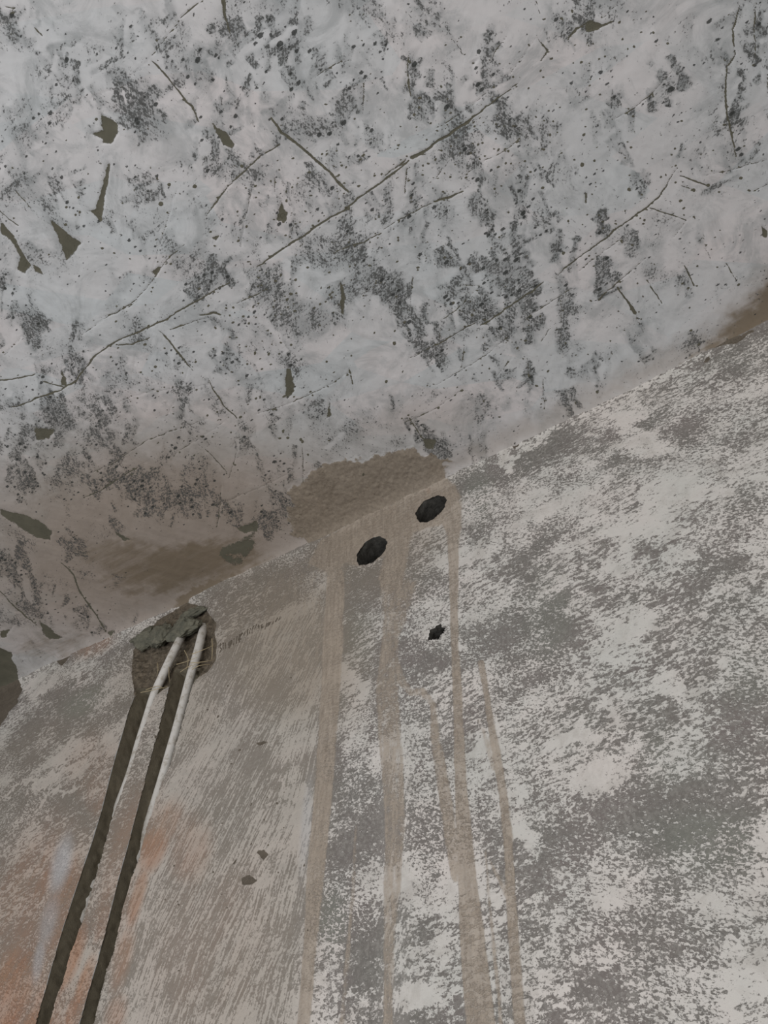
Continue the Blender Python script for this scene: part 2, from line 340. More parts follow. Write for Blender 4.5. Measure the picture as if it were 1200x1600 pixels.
for k in range(760):      # smooth passes that closed the surface again, and stray scrapes
    x, y = rng.uniform(-M, 1200 + M), rng.uniform(-M, 1050); dr = math.radians(rng.choice([90, 62, -35, 100]) + rng.normal() * 8); ln = rng.uniform(20, 80)
    stroke(c_dens, x, y, x + ln * math.cos(dr), y + ln * math.sin(dr), rng.choice([-1, 1]) * rng.uniform(10, 30), *((rng.uniform(0, .12), 'set') if k % 3 else (rng.uniform(.4, .75), 'max')))
for x, y, rx, ry, a in C_CLEAN:
    blob(c_dens, x, y, rx, ry, a, .02, 'set'); blob(c_pits, x, y, rx, ry, a, .12, 'set')
C_PATCH = [
 [(155,176),(170,185),(183,195),(186,210),(172,224),(160,225),(160,218),(143,208),(160,203),(155,185)],[(325,182),(340,198),(352,205),(368,225),(362,232),(348,225),(340,212)],
 [(75,340),(95,355),(115,370),(130,378),(118,395),(103,407),(95,385),(90,368)],[(0,340),(15,358),(30,383),(48,415),(38,428),(25,420),(30,400),(12,372),(0,364)],
 [(50,412),(62,420),(68,430),(55,425)],[(438,312),(443,325),(450,335),(448,348),(432,345)],[(530,435),(537,450),(540,475),(538,495),(531,490)],
 [(447,575),(455,573),(458,590),(462,605),(456,618),(447,622),(445,600)],[(513,620),(517,645),(519,652),(510,654)],[(50,668),(85,672),(75,688),(55,690)],
 [(97,577),(103,590),(105,603),(95,603)],[(170,250),(174,255),(162,330),(157,347),(138,328),(150,325)],[(370,825),(385,820),(402,812),(402,830),(380,835)],
 [(0,795),(30,803),(60,812),(82,830),(80,846),(60,842),(40,830),(20,818),(0,806)],[(60,968),(75,980),(98,997),(78,1001),(66,988)],[(0,986),(14,983),(24,976),(10,994),(0,997)],
 [(912,35),(920,30),(940,38),(934,48),(916,50)],[(735,97),(748,92),(740,104)],[(1190,355),(1200,362),(1200,375),(1193,370)],[(914,300),(920,302),(918,318),(914,318)],
 [(660,685),(682,688),(678,703),(665,700)],[(235,425),(250,415),(243,432)],[(175,826),(206,846),(190,846)],[(165,985),(182,982),(176,992)],[(330,370),(344,365),(338,376)]]
for p in C_PATCH: poly(c_bare, p, .86, 4.5); poly(c_h, p, -1.0, 2.5, 'add')
poly(c_bare, [(345,855),(375,842),(400,828),(402,848),(390,870),(372,885),(355,880),(340,870)], .62, 6)
C_LINES = [
 ([(315,0),(285,25),(262,55),(238,88)],1.6,.9),([(238,88),(210,115),(175,138),(140,155)],1,.5),([(238,95),(262,122),(285,150),(300,165),(310,190)],3,.9),([(348,0),(352,30),(360,62)],[7,4,1],1),
 ([(423,185),(440,207),(460,222),(480,238),(500,258),(515,270)],5,1),([(515,270),(530,288),(545,300)],5,.8),([(437,225),(415,238),(395,255),(370,278),(352,298),(335,320),(322,336)],2.8,.9),
 ([(640,252),(600,282),(570,302),(540,328),(500,350),(470,372),(440,390),(400,417)],2.8,1),([(595,365),(560,382),(522,396)],2,.9),([(288,382),(265,400),(250,418),(240,435),(228,452),(210,470),(180,490),(155,498)],1.6,.8),
 ([(358,440),(325,460),(290,480),(258,500),(225,515),(190,530),(170,540),(150,555),(130,580),(118,595),(95,610),(60,622),(17,638)],2.2,1),([(278,295),(265,330),(250,380),(240,420)],1.2,.7),
 ([(400,275),(390,310),(382,345),(375,385)],1.4,.7),([(428,278),(428,300)],4,.8),([(545,580),(550,600)],3.5,.9),([(0,595),(25,592),(55,585)],2,.9),([(68,598),(100,605)],3,.9),([(185,540),(210,538),(235,528)],2.2,1),
 ([(250,518),(265,535),(280,555),(302,580)],2.4,.9),([(265,515),(300,503),(330,495)],1.8,.9),([(312,492),(335,488),(345,492)],6,.8),([(370,475),(400,460),(420,450)],2,.8),([(106,530),(130,522),(160,500),(200,480),(218,468)],1.2,.8),
 ([(323,592),(335,612),(350,635),(370,655)],2.6,.9),([(545,583),(500,610),(455,630),(400,648)],1.2,.8),([(325,655),(270,672),(220,695),(180,722),(140,740)],1.2,.8),([(230,722),(190,745),(150,770),(130,780)],1.5,.8),
 ([(310,695),(335,718),(355,738)],1.5,.8),([(372,700),(365,725),(357,748)],1.5,.8),([(473,700),(473,757)],1.6,.9),([(450,742),(410,760),(370,778),(340,790)],1.4,.6),([(345,760),(342,800),(340,820)],2.4,.8),
 ([(95,880),(115,900),(125,930),(150,960),(165,985)],3,.8),([(0,925),(30,955),(62,982)],2,.9),([(645,247),(675,227),(700,210),(730,190)],[7,4,5,5],1),([(730,190),(760,166),(790,145),(817,123)],[4,2,2,1],1),
 ([(662,215),(690,195),(715,180),(745,158),(800,110),(838,60)],1.5,.6),([(635,250),(620,262),(600,275)],4,.8),([(840,60),(855,78),(845,95)],3.5,.8),([(888,62),(900,45),(918,35)],3,.9),([(935,43),(945,38),(958,33)],3,.9),
 ([(940,30),(955,15),(972,0)],1.6,.8),([(705,60),(720,75),(726,90)],2.6,.9),([(765,100),(775,80),(792,57)],1.5,.8),([(640,82),(637,100),(638,130),(642,150)],4,.7),([(838,0),(842,22)],3,.9),
 ([(600,358),(640,335),(680,315)],1.8,.9),([(680,316),(700,308),(724,298)],3.4,1),([(830,195),(800,228),(760,250),(720,278)],1.4,.7),([(960,187),(990,170),(1020,145),(1050,110)],1.8,.8),
 ([(1155,8),(1145,45),(1148,85),(1135,105),(1133,150),(1140,200),(1150,245)],2.6,1),([(1182,0),(1178,50),(1180,90)],3,.9),([(1060,262),(1030,310),(990,340),(960,362),(920,392),(880,420),(868,436)],1.8,1),
 ([(1015,325),(1045,335),(1072,345)],2.4,.9),([(1072,345),(1060,360),(1053,372)],1.2,.7),([(1065,275),(1105,290)],3.4,1),([(1064,290),(1085,296)],2.4,.9),([(850,440),(820,465),(790,485),(750,510)],2.6,.9),([(895,450),(850,480),(820,500)],1.6,.9),
 ([(972,372),(945,392),(905,425)],1.5,.8),([(1010,405),(980,430),(950,455),(935,470)],1.6,.9),([(965,450),(980,470),(992,490)],[2,3,6],1),([(992,490),(1005,520)],1.5,.8),([(1012,438),(1035,475)],2.6,1),
 ([(1070,415),(1078,432),(1085,448)],3,1),([(1135,412),(1152,440)],2.6,.9),([(1100,360),(1102,390),(1118,420)],1.4,.7),([(1100,275),(1160,260),(1200,250)],1.3,.8),([(1175,300),(1200,288)],1.4,.9),
 ([(635,265),(632,302)],5,.8),([(690,265),(680,280)],2,.8),([(720,445),(750,448)],2.4,.8),([(690,500),(720,480),(745,452)],1.4,.8),([(640,560),(680,540),(720,518),(750,500)],1.6,.9),([(680,605),(720,580),(760,555),(800,520)],1.1,.8),
 ([(633,662),(680,640),(722,610)],1.2,.8),([(775,590),(800,560)],1.4,.9),([(845,535),(858,515)],2,.9),([(877,468),(878,520),(880,560)],1.6,.8),([(825,560),(828,615)],2.6,.8),([(849,590),(850,640)],1.6,.9),([(640,655),(660,685)],3,.9),
 ([(645,435),(641,482)],2,.8),([(688,500),(687,530)],2,.9),([(725,540),(722,575)],2,.9),([(600,30),(570,15),(556,40)],1,.5),([(555,40),(600,5)],1.2,.8),([(548,93),(525,100),(500,115),(485,125)],1.4,.8),([(568,130),(567,178)],2,.9),
 ([(516,222),(514,270)],1.6,.8),([(5,10),(22,12),(12,28)],2.4,.8),([(54,42),(66,55)],4,.9),([(1195,60),(1192,110)],1.4,.7),([(1199,120),(1198,150)],3,.8),([(0,330),(28,352)],3,.8),([(25,298),(55,330)],2,.8),
 ([(150,640),(225,615),(330,600)],.9,.5),([(300,560),(285,600),(262,650)],1.2,.6),([(205,600),(212,555)],1.2,.6),([(255,720),(290,700),(350,660)],1,.6),([(60,700),(120,640)],1,.6),([(0,560),(60,500)],1,.6)]
for pts, wd, v in C_LINES:
    wd = [a * .75 for a in wd] if isinstance(wd, list) else wd * .78
    line(c_bare, pts, wd, v, soft=1.3); line(c_h, pts, wd, -.6, 'add', 1.2)
    # burr of pits along the crack
    for k in range(len(pts) - 1):
        (x0, y0), (x1, y1) = pts[k], pts[k + 1]; L = math.hypot(x1 - x0, y1 - y0)
        for q in range(int(L / 16)):
            t = rng.random(); s = rng.normal() * 7
            blob(c_bare, x0 + (x1 - x0) * t + s, y0 + (y1 - y0) * t + rng.normal() * 6, rng.uniform(1.2, 2.6), rng.uniform(1, 1.8), -30, .9)
for (x, y, r) in [(150,187,3),(246,64,2.6),(105,218,2),(18,52,2),(990,72,2.6),(781,370,2.6),(1020,50,2.2),(1177,102,2.4),(1157,278,3),(930,252,2.6),(910,258,4),(1085,296,4),(983,297,3.4),(1107,290,3.4),
                  (616,537,3.4),(1008,345,3),(932,612,3),(880,395,3),(565,62,2),(545,22,2),(160,452,0.1),(252,318,4),(305,290,4),(264,288,3.4),(378,260,3.2)]:
    blob(c_bare, x, y, r, r, 0, 1.0)
# loose small pits, thicker in two bands
for (cx, cy, sx, sy, n) in [(650,240,90,60,110),(760,200,80,60,60),(400,480,70,50,90),(470,350,60,60,70),(920,60,70,50,50),(950,330,80,60,40),(660,400,60,50,50),(540,480,50,60,50),(800,560,70,50,40),(1060,260,60,60,40),(150,330,90,70,40),(360,600,90,80,70),(860,250,80,60,50),(1000,450,70,60,40)]:
    for q in range(n):
        r = rng.uniform(.8, 2.3)
        blob(c_bare, cx + rng.normal() * sx, cy + rng.normal() * sy, r * rng.uniform(1, 1.7), r, -35 + rng.normal() * 25, .95)
c_brown_shade = field()
poly(c_brown_shade, [(960,645),(1040,590),(1110,535),(1170,470),(1200,440),(1300,400),(1400,420),(1300,520),(1200,530),(1000,640)], .95, 26)  # shadow along the right of the seam, painted in brown
blob(c_brown_shade, 290, 885, 150, 46, -10, .8); blob(c_brown_shade, 210, 880, 110, 46, 10, .62); blob(c_brown_shade, 90, 1010, 90, 26, 0, .45); blob(c_brown_shade, 330, 920, 80, 14, -24, .95); blob(c_brown_shade, 380, 870, 30, 20, -20, .7)
blob(c_warm, 240, 850, 400, 210, -5, 1.0); blob(c_warm, 620, 690, 160, 60, -20, .35)  # dimness of the far left corner painted in, with the mortar tint
# brown mortar on the ceiling side
P_CPATCH = [(452,772),(470,752),(500,735),(530,726),(560,716),(600,712),(640,706),(690,710),(708,720),(696,736),(700,770),(640,800),(560,830),(500,850),(470,838),(452,830)]
poly(c_mort, P_CPATCH, 1.0, 9); poly(c_h, P_CPATCH, .8, 8, 'add')
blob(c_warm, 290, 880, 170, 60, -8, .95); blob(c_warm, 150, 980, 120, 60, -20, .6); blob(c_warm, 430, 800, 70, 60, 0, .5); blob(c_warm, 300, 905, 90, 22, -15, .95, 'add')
poly(c_warm, [(960,640),(1040,575),(1100,530),(1160,470),(1200,420),(1300,380),(1400,400),(1300,520),(1200,540),(1000,640)], .85, 34)  # the same seam shadow at the right, put into the warm tint
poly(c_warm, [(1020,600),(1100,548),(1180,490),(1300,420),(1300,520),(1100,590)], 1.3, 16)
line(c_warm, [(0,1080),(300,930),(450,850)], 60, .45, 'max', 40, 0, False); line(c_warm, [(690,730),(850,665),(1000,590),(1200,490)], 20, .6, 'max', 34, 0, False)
P_BROWN = [(-60,1000),(0,1012),(10,1016),(20,1020),(18,1030),(26,1040),(28,1052),(34,1062),(37,1078),(33,1088),(26,1100),(20,1106),(12,1120),(0,1136),(-60,1180)]
poly(c_bare, P_BROWN, 1.0, 2.5); poly(c_h, P_BROWN, -1.5, 4, 'add')
for x, y, r in [(290,860,80),(210,860,60),(370,880,50),(250,920,70)]: blob(c_dens, x, y, r, r * .45, -15, .0, 'set'); blob(c_pits, x, y, r, r * .45, -15, .05, 'set')
np.clip(c_dens, 0, 1, c_dens); np.clip(c_warm, 0, 1, c_warm)

# ---- wall
w_dens, w_bare, w_mort, w_rust, w_scr, w_coat = field(.50), field(), field(), field(), field(), field()
w_pock, w_green, w_white, w_h = field(), field(), field(), field()
W_BLOBS = [   # x, y, rx, ry, angle, share of grey showing
 (900,700,110,44,-27,.80),(790,740,40,40,0,.66),(940,705,50,40,0,.80),(1090,620,130,30,-25,.72),(1150,640,60,50,0,.70),(830,890,120,60,-22,.80),(880,955,34,60,0,.88),(1170,700,50,60,0,.72),
 (1100,800,80,40,-20,.55),(1110,880,60,26,-10,.85),(1000,900,40,50,0,.55),(760,930,60,60,0,.86),(620,1000,60,70,0,.80),(560,960,60,90,0,.78),(660,920,50,60,0,.8),(700,1060,60,40,0,.66),
 (1020,1120,26,60,20,.85),(1000,1200,24,60,40,.85),(930,1120,60,50,0,.62),(1110,1310,110,60,12,.80),(1060,1250,80,50,0,.66),(870,1260,60,60,0,.55),(1150,1120,60,60,20,.62),
 (900,1340,70,40,0,.55),(1000,1370,80,40,10,.60),(850,1430,60,60,0,.50),(1140,1400,80,40,20,.62),(1180,940,50,40,0,.60),(750,1180,50,60,0,.58),(670,1250,24,140,0,.66),(570,1250,24,120,0,.60),
 (530,1480,36,120,8,.60),(680,1420,24,120,0,.68),(600,1120,20,70,0,.62),(770,1250,14,70,0,.6),(420,1180,40,60,-20,.75),(455,1130,50,60,0,.72),(400,1340,30,60,-20,.62),(440,1230,14,90,-20,.80),
 (350,1250,40,60,0,.66),(430,1480,60,100,10,.58),(330,1420,40,80,10,.60),(320,1540,60,60,0,.55),(130,1080,60,40,-30,.80),(70,1150,70,30,-35,.85),(80,1220,50,20,-30,.62),(100,1260,50,24,-30,.85),
 (30,1330,40,80,0,.68),(170,1150,30,60,0,.62),(40,1420,40,60,0,.50),(400,960,60,40,0,.66),(470,900,70,50,-20,.66)]
for b in W_BLOBS: blob(w_dens, *b, 'set')
W_WHITE = [(1000,665,46,20,45,.12),(1010,700,50,20,10,.10),(1010,832,60,30,-8,.08),(1010,975,60,20,-10,.18),(740,855,70,14,-28,.18),(850,800,110,12,-22,.18),(1050,770,70,22,-20,.28),(792,715,12,30,12,.10),
 (835,690,22,6,-20,.12),(740,705,40,12,-30,.2),(825,775,30,14,-10,.16),(550,1062,17,34,0,.04),(735,1012,14,16,0,.08),(885,1160,44,14,-32,.10),(950,1120,24,18,40,.12),(920,1210,50,20,0,.26),(825,1300,22,34,-20,.08),
 (820,1245,8,20,0,.1),(750,1375,26,40,0,.14),(762,1160,16,26,0,.2),(660,1562,38,26,0,.05),(1040,1060,34,20,40,.15),(960,1020,30,14,0,.25),(1180,1310,60,20,20,.3),(1140,1420,70,20,0,.28),(950,1490,60,26,-10,.2),
 (1040,1520,80,30,0,.3),(860,1540,50,40,0,.28),(1160,1540,60,40,0,.32),(720,960,10,10,0,.2),(612,1440,12,70,0,.18),(475,1290,14,90,0,.1),(455,1260,8,60,-10,.12),(400,1370,26,14,0,.12),(360,1160,40,14,-55,.35),
 (545,1180,14,50,0,.3),(700,1470,14,50,0,.25),(60,1225,110,7,-24,.06),(95,1240,44,7,-30,.08),(180,1165,60,8,-26,.2),(120,1058,14,9,0,.1),(50,1048,40,12,-50,.02),(100,1012,60,8,-26,.1),(60,1080,26,12,-50,.15),
 (100,1180,80,9,-28,.2),(1060,870,30,14,0,.2),(980,880,20,40,70,.25),(1180,870,30,30,0,.3),(1110,760,40,12,-20,.3),(950,1400,60,20,0,.25),(640,1380,10,50,0,.25),(780,1440,10,60,0,.15),(660,1160,14,34,0,.35)]
for b in W_WHITE: blob(w_dens, *b, 'set')
# warm thin film of mortar over the left half, comb marks under it
w_dens += 0
poly(w_coat, [(300,940),(500,845),(690,750),(700,850),(640,930),(540,960),(530,1100),(500,1300),(480,1600),(460,2000),(-300,2000),(-300,1200),(0,1150),(200,1010)], .62, 40)
blob(w_coat, 440, 1010, 150, 170, -20, 1.0); blob(w_coat, 300, 1100, 80, 120, 0, .75); blob(w_coat, 560, 850, 120, 50, -25, .9); blob(w_coat, 130, 1330, 90, 120, 0, .7)
blob(w_coat, 100, 1080, 70, 50, 0, .35, 'set')
poly(w_scr, [(330,1010),(460,950),(520,930),(500,1300),(460,1620),(440,2000),(130,2000),(150,1600),(230,1300),(290,1100)], 1.0, 24)
poly(w_scr, [(590,1150),(640,1150),(640,1700),(590,1700)], .6, 14)
poly(w_scr, [(130,1500),(250,1200),(225,1200),(100,1560)], .4, 20)
# damp orange staining beside the chases
for b in [(60,1430,90,150,12,.42),(30,1580,110,120,0,.5),(190,1360,40,160,16,.35),(330,1480,110,160,10,.12),(150,1200,50,60,0,.2),(90,1390,46,80,10,.55),(30,1540,60,80,0,.75),(15,1450,40,60,0,.35),(110,1500,18,70,20,.8),(240,1325,22,46,25,.95),(215,1400,12,60,15,.75),(262,1285,26,40,20,.5),(130,1545,12,60,18,1.0),(112,1590,14,40,15,1.0),(160,1440,10,40,18,.7),
          (190,1500,16,60,15,.5),(150,1240,20,40,0,.3),(60,1000,30,10,-30,.2),(230,950,30,12,-25,.35),(150,1010,40,14,-28,.4),(300,1330,40,60,0,.3),(180,1590,20,40,10,.5),(40,1620,90,80,0,.8)]: blob(w_rust, *b)
for b in [(95,1350,16,50,14,.9),(75,1440,14,46,14,.6),(60,1500,9,40,10,.7),(100,1235,3,3,0,0),(478,1290,9,80,4,.5)]: blob(w_white, *b)
for b in [(135,1095,50,20,-30,.9),(520,1440,26,60,8,.7),(450,1230,16,40,0,.5),(750,780,26,50,0,.5),(1120,1320,100,60,10,.6),(1180,1050,60,60,0,.5),(560,1000,24,50,0,.5),(860,960,40,80,0,.4),(1050,1180,60,60,0,.4),(120,1480,6,60,15,.5)]: blob(w_green, *b)
# mortar round the drilled holes
P_WPATCH = [(560,812),(600,790),(640,768),(690,742),(712,758),(720,775),(722,810),(716,862),(710,872),(700,860),(697,832),(690,820),(665,826),(645,832),(640,850),(636,872),(630,920),(612,930),(596,925),(590,900),(600,870),(560,885),(540,880),(520,900),(480,880),(500,845)]
poly(w_mort, P_WPATCH, 1.0, 7); poly(w_h, P_WPATCH, .7, 8, 'add')
poly(w_mort, [(400,895),(500,842),(560,815),(560,900),(545,960),(530,1010),(505,1100),(470,1100),(400,1000)], .42, 26)
poly(w_mort, [(590,900),(632,900),(655,905),(640,960),(620,1010),(600,1010)], .62, 10)
DRIPS = [
 ([(524,900),(519,1000),(514,1100),(508,1180),(503,1260),(494,1360),(486,1460),(478,1560),(470,1660),(455,1850)], [26,30,28,28,26,26,20,18,17,16], .85),
 ([(625,840),(615,930),(608,1000),(604,1080),(608,1150),(614,1220),(616,1300),(612,1380),(608,1460),(607,1560),(606,1700)], [20,24,26,34,36,34,30,26,18,14,14], .68),
 ([(708,790),(708,870),(709,940),(710,1010),(714,1080),(716,1150),(719,1220),(724,1300),(730,1380),(736,1450),(744,1530),(752,1600),(775,1800)], [16,15,11,10,12,14,17,22,28,36,42,44,44], .95),
 ([(751,1035),(757,1070),(764,1120),(775,1180),(785,1240),(792,1300),(796,1360),(800,1430),(805,1500),(812,1600),(822,1800)], [8,7,9,12,12,13,13,15,16,16,18], .9),
 ([(676,1100),(679,1150),(688,1200),(697,1260),(704,1310),(712,1370)], [8,14,18,20,20,14], .75),
 ([(605,1010),(625,1060),(640,1082),(660,1080),(676,1100)], [18,14,10,12,10], .65),
 ([(556,1290),(553,1370),(548,1440),(540,1520),(534,1610)], [4,6,6,7,9], .6),
 ([(758,1330),(764,1400),(772,1480),(780,1560),(786,1640)], [3,4,6,6,7], .65),
 ([(748,1125),(760,1160),(770,1200)], [5,8,8], .55),
 ([(765,1345),(778,1370),(792,1400)], [3,6,8], .6)]
for i, (pts, ws, v) in enumerate(DRIPS):
    line(w_mort, pts, ws, v, 'max', 5, 0, False)
    hh = field(); line(hh, pts, [a * .7 for a in ws], .6, 'max', 5, 0, False); w_h += hh
# bare brown corner, chips, dark seam marks
poly(w_bare, P_BROWN, 1.0, 2.5); poly(w_h, P_BROWN, -1.5, 4, 'add')
for p in [[(373,1370),(390,1364),(401,1374),(394,1381),(377,1382)],[(400,1330),(412,1325),(420,1335),(410,1345)],[(398,1162),(412,1158),(420,1158),(405,1166)],[(355,1352),(372,1340),(366,1350)],
          [(738,698),(748,694),(750,698),(740,702)],[(800,698),(806,693),(815,696),(806,702)],[(90,1036),(110,1022),(113,1028),(96,1042)],[(1098,566),(1110,558),(1112,563),(1100,570)]]:
    poly(w_bare, p, .8, 3.5); poly(w_h, p, -1.0, 3, 'add')
line(w_bare, [(1120,548),(1150,535),(1175,520)], [2, 5, 2], .8); line(w_bare, [(850,672),(900,650),(960,625)], 1.2, .6)
for k in range(26):
    t = k / 25; x = 345 + 92 * t + rng.normal(); y = 1008 - 42 * t + 2 * math.sin(t * 9)
    line(w_bare, [(x, y - 3), (x - 1, y + rng.uniform(2, 9) * (1.3 - t))], 1.9, .95)
line(w_bare, [(345,1006),(437,966)], 1.0, .6)
for k in range(46):      # nicks all down the edges of the chases and the scraped area
    x, y = rng.uniform(240, 490), rng.uniform(1050, 1580)
    blob(w_bare, x, y, rng.uniform(1, 2.4), rng.uniform(1, 3), 15, .85)
blob(w_rust, 669, 768, 3.5, 5, 0, 1.0)
# chiselled pocket and the two chases
P_POCKET = [(206,1016),(215,1000),(225,985),(246,968),(270,955),(292,942),(306,944),(319,950),(328,962),(336,972),(333,988),(337,1003),(335,1030),(322,1048),(300,1062),(285,1064),(262,1070),(240,1085),(208,1084),(203,1050)]
poly(w_pock, P_POCKET, 1.0, 4); poly(w_h, P_POCKET, -5.0, 8, 'add')
poly(w_h, [(215,1010),(240,990),(275,972),(310,975),(326,990),(322,1030),(290,1055),(250,1070),(215,1070)], -6.0, 8, 'add')
CH_A = dict(L=[(216,1074),(213,1085),(203,1110),(195,1140),(184,1177),(175,1210),(162,1262),(146,1315),(131,1358),(117,1400),(102,1445),(87,1495),(75,1540),(57,1598),(20,1700),(-60,1900)],
            Rr=[(246,1074),(240,1090),(230,1122),(220,1150),(208,1190),(198,1215),(182,1258),(169,1300),(158,1342),(145,1385),(130,1435),(112,1485),(97,1535),(77,1598),(42,1700),(-36,1900)])
CH_B = dict(L=[(275,1044),(267,1068),(258,1110),(248,1147),(234,1200),(222,1245),(210,1290),(202,1322),(187,1375),(176,1420),(165,1460),(154,1505),(140,1550),(127,1598),(96,1700),(30,1900)],
            Rr=[(310,1044),(301,1070),(290,1110),(279,1150),(266,1195),(252,1225),(240,1262),(228,1298),(217,1342),(205,1375),(191,1425),(185,1458),(176,1492),(166,1515),(157,1555),(147,1598),(118,1700),(54,1900)])
cut = field()
for c in (CH_A, CH_B): poly(cut, [(x - 2.5, y) for x, y in c['L']] + c['Rr'][::-1], 1.0, 4)
HOLES = [((673, 795), .0265), ((580.5, 860), .0275)]

# ================================================================== surfaces
def sample(f, px, py):
    x = np.clip(px + M, 0, CW - 1.001); y = np.clip(py + M, 0, CH - 1.001)
    ix = x.astype(int); iy = y.astype(int); fx = x - ix; fy = y - iy
    return (f[iy, ix] * (1 - fx) + f[iy, ix + 1] * fx) * (1 - fy) + (f[iy + 1, ix] * (1 - fx) + f[iy + 1, ix + 1] * fx) * fy
def axis(lo, a, b, hi, step, coarse):
    return np.concatenate([np.linspace(lo, a, max(2, int((a - lo) / coarse)), endpoint=False), np.arange(a, b, step), np.linspace(b, hi, max(2, int((hi - b) / coarse)))])
def grid_mesh(name, V, attrs, sel, flip, mat, parent=None):
    ny, nx = sel.shape[0] + 1, sel.shape[1] + 1
    idx = np.arange(ny * nx).reshape(ny, nx)
    q = np.stack([idx[:-1, :-1], idx[:-1, 1:], idx[1:, 1:], idx[1:, :-1]], -1)[sel]
    if flip: q = q[:, ::-1]
    used = np.zeros(ny * nx, bool); used[q.ravel()] = True
    mp = np.cumsum(used) - 1; q = mp[q]; v = V.reshape(-1, 3)[used]
    me = bpy.data.meshes.new(name); me.vertices.add(len(v)); me.vertices.foreach_set('co', v.astype(np.float32).ravel())
    me.loops.add(q.size); me.loops.foreach_set('vertex_index', q.ravel().astype(np.int32))
    me.polygons.add(len(q)); me.polygons.foreach_set('loop_start', (np.arange(len(q)) * 4).astype(np.int32))
    me.polygons.foreach_set('use_smooth', np.ones(len(q), bool))
    me.update(calc_edges=True)
    for an, (a, b, c) in attrs.items():
        at = me.attributes.new(an, 'FLOAT_VECTOR', 'POINT')
        at.data.foreach_set('vector', np.stack([x.ravel()[used] for x in (a, b, c)], -1).astype(np.float32).ravel())
    me.materials.append(mat)
    o = bpy.data.objects.new(name, me); scene.collection.objects.link(o)
    if parent: o.parent = parent
    return o
def cellmask(pf, thr=.5):    # vertex field -> cells
    return (pf[:-1, :-1] + pf[1:, 1:] + pf[1:, :-1] + pf[:-1, 1:]) / 4 > thr

# ---- ceiling, seen from below
STEP = 0.00125
xs = axis(-3.2, -1.55, .42, 3.0, STEP, .05); ys = axis(-3.5, -.26, YW + .004, YW + .03, STEP, .05)
X, Y = np.meshgrid(xs, ys)
px, py = project(X, Y, np.full_like(X, ZCEIL))
inside = ((px > -M + 5) & (px < 1200 + M - 5) & (py > -M + 5) & (py < 1600 + M - 5))
out = ~inside
gen = np.clip(fbm(X * 9 + 3, Y * 9, 5, 4) * 1.9 - .55, 0, 1)       # scraped look carries on beyond the traced area
edge = sm(-10, 130, np.maximum(np.maximum(-px, px - 1200), -py)); edge[out] = 1
S = lambda f: np.where(out, 0, sample(f, px, py))
wx = (fbm(X * 60, Y * 60, 401, 4, .6) - .5) * 14; wy = (fbm(X * 60 + 9, Y * 60, 421, 4, .6) - .5) * 14
SW = lambda f, k=1.0: np.where(out, 0, sample(f, px + wx * k, py + wy * k))
dn = SW(c_dens); dn = dn + np.clip(fbm(X * 16, Y * 16, 301, 5, .6) - .50, 0, 1) * 1.6 * sm(.03, .15, dn); dn = np.clip(dn, 0, 1) * (1 - edge) + gen * .75 * edge
br, mo, wa, pt, hh = SW(c_bare, .4), SW(c_mort, 2.2), SW(c_warm, 2), S(c_pits) * (1 - edge) + .45 * edge, SW(c_h, .4)
h = (fbm(X * 4, Y * 4, 21, 3) - .5) * .006 + (fbm(X * 38, Y * 38, 31, 4, .6) - .5) * .0016
u = X * math.cos(.9) + Y * math.sin(.9); q = -X * math.sin(.9) + Y * math.cos(.9)
h += (fbm(u * 9, q * 60, 41, 3) - .5) * .0012 + (fbm(u * 50, q * 9, 43, 3) - .5) * .0012
h += hh * .0011 + sm(.2, .8, mo) * fbm(X * 160, Y * 160, 51, 3) * .002
h += .010 * np.exp(-np.clip(YW - Y, 0, 9) / .010)
V = np.stack([X, Y, ZCEIL - h], -1)
at = {'m1': (dn, br, mo), 'm2': (wa, pt, SW(c_brown_shade, 2.5))}
cell_m = cellmask(mo, .5); brown = field(); poly(brown, P_BROWN, 1, 1.5); cell_b = cellmask(SW(brown, .4))
ceil = grid_mesh('ceiling', V, at, ~cell_m & ~cell_b, False, MAT_C); ceil['kind'] = 'structure'
o = grid_mesh('mortar_patch', V, at, cell_m, False, MAT_C, ceil); o['label'] = 'rough brown mortar patch on the ceiling above the drilled holes'
o = grid_mesh('bare_patch', V, at, cell_b, False, MAT_C, ceil); o['label'] = 'smooth dark brown bare patch at the left end of the ceiling'

# ---- wall
xs = axis(-3.2, -1.62, .26, 3.0, STEP, .05)
zs = axis(0.0, 1.6 + .06, ZCEIL + .004, ZCEIL + .03, STEP, .04)
X, Z = np.meshgrid(xs, zs)
px, py = project(X, np.full_like(X, YW), Z)
out = ~((px > -M + 5) & (px < 1200 + M - 5) & (py > -M + 5) & (py < 1600 + M - 5))
edge = sm(-10, 130, np.maximum(np.maximum(-px, px - 1200), py - 1600)); edge[out] = 1
gen = np.clip(fbm(X * 9 + 3, Z * 9, 6, 4) * 1.6 - .3, 0, 1)
wx = (fbm(X * 22, Z * 30, 401, 5, .7) - .5) * 90; wy = (fbm(X * 22 + 9, Z * 30, 421, 5, .7) - .5) * 70
SW = lambda f, k=1.0: np.where(out, 0, sample(f, px + wx * k, py + wy * k))
dn = SW(w_dens); dn = (.50 + (dn - .5) * np.where(dn > .5, .46, .85)) * (1 - edge) + gen * edge
dn = np.clip(dn + (fbm(X * 14, Z * 20, 71, 4, .6) - .5) * 1.0 * sm(.03, .3, dn), 0, 1)
Wf = {k: S(v) for k, v in dict(bare=w_bare, mort=w_mort, rust=w_rust, scr=w_scr, coat_shade=w_coat, pock=w_pock, green=w_green, white=w_white, h=w_h, cut=cut).items()}
h = (fbm(X * 4, Z * 4, 81, 3) - .5) * .006 + (fbm(X * 50, Z * 50, 91, 4, .6) - .5) * .0016
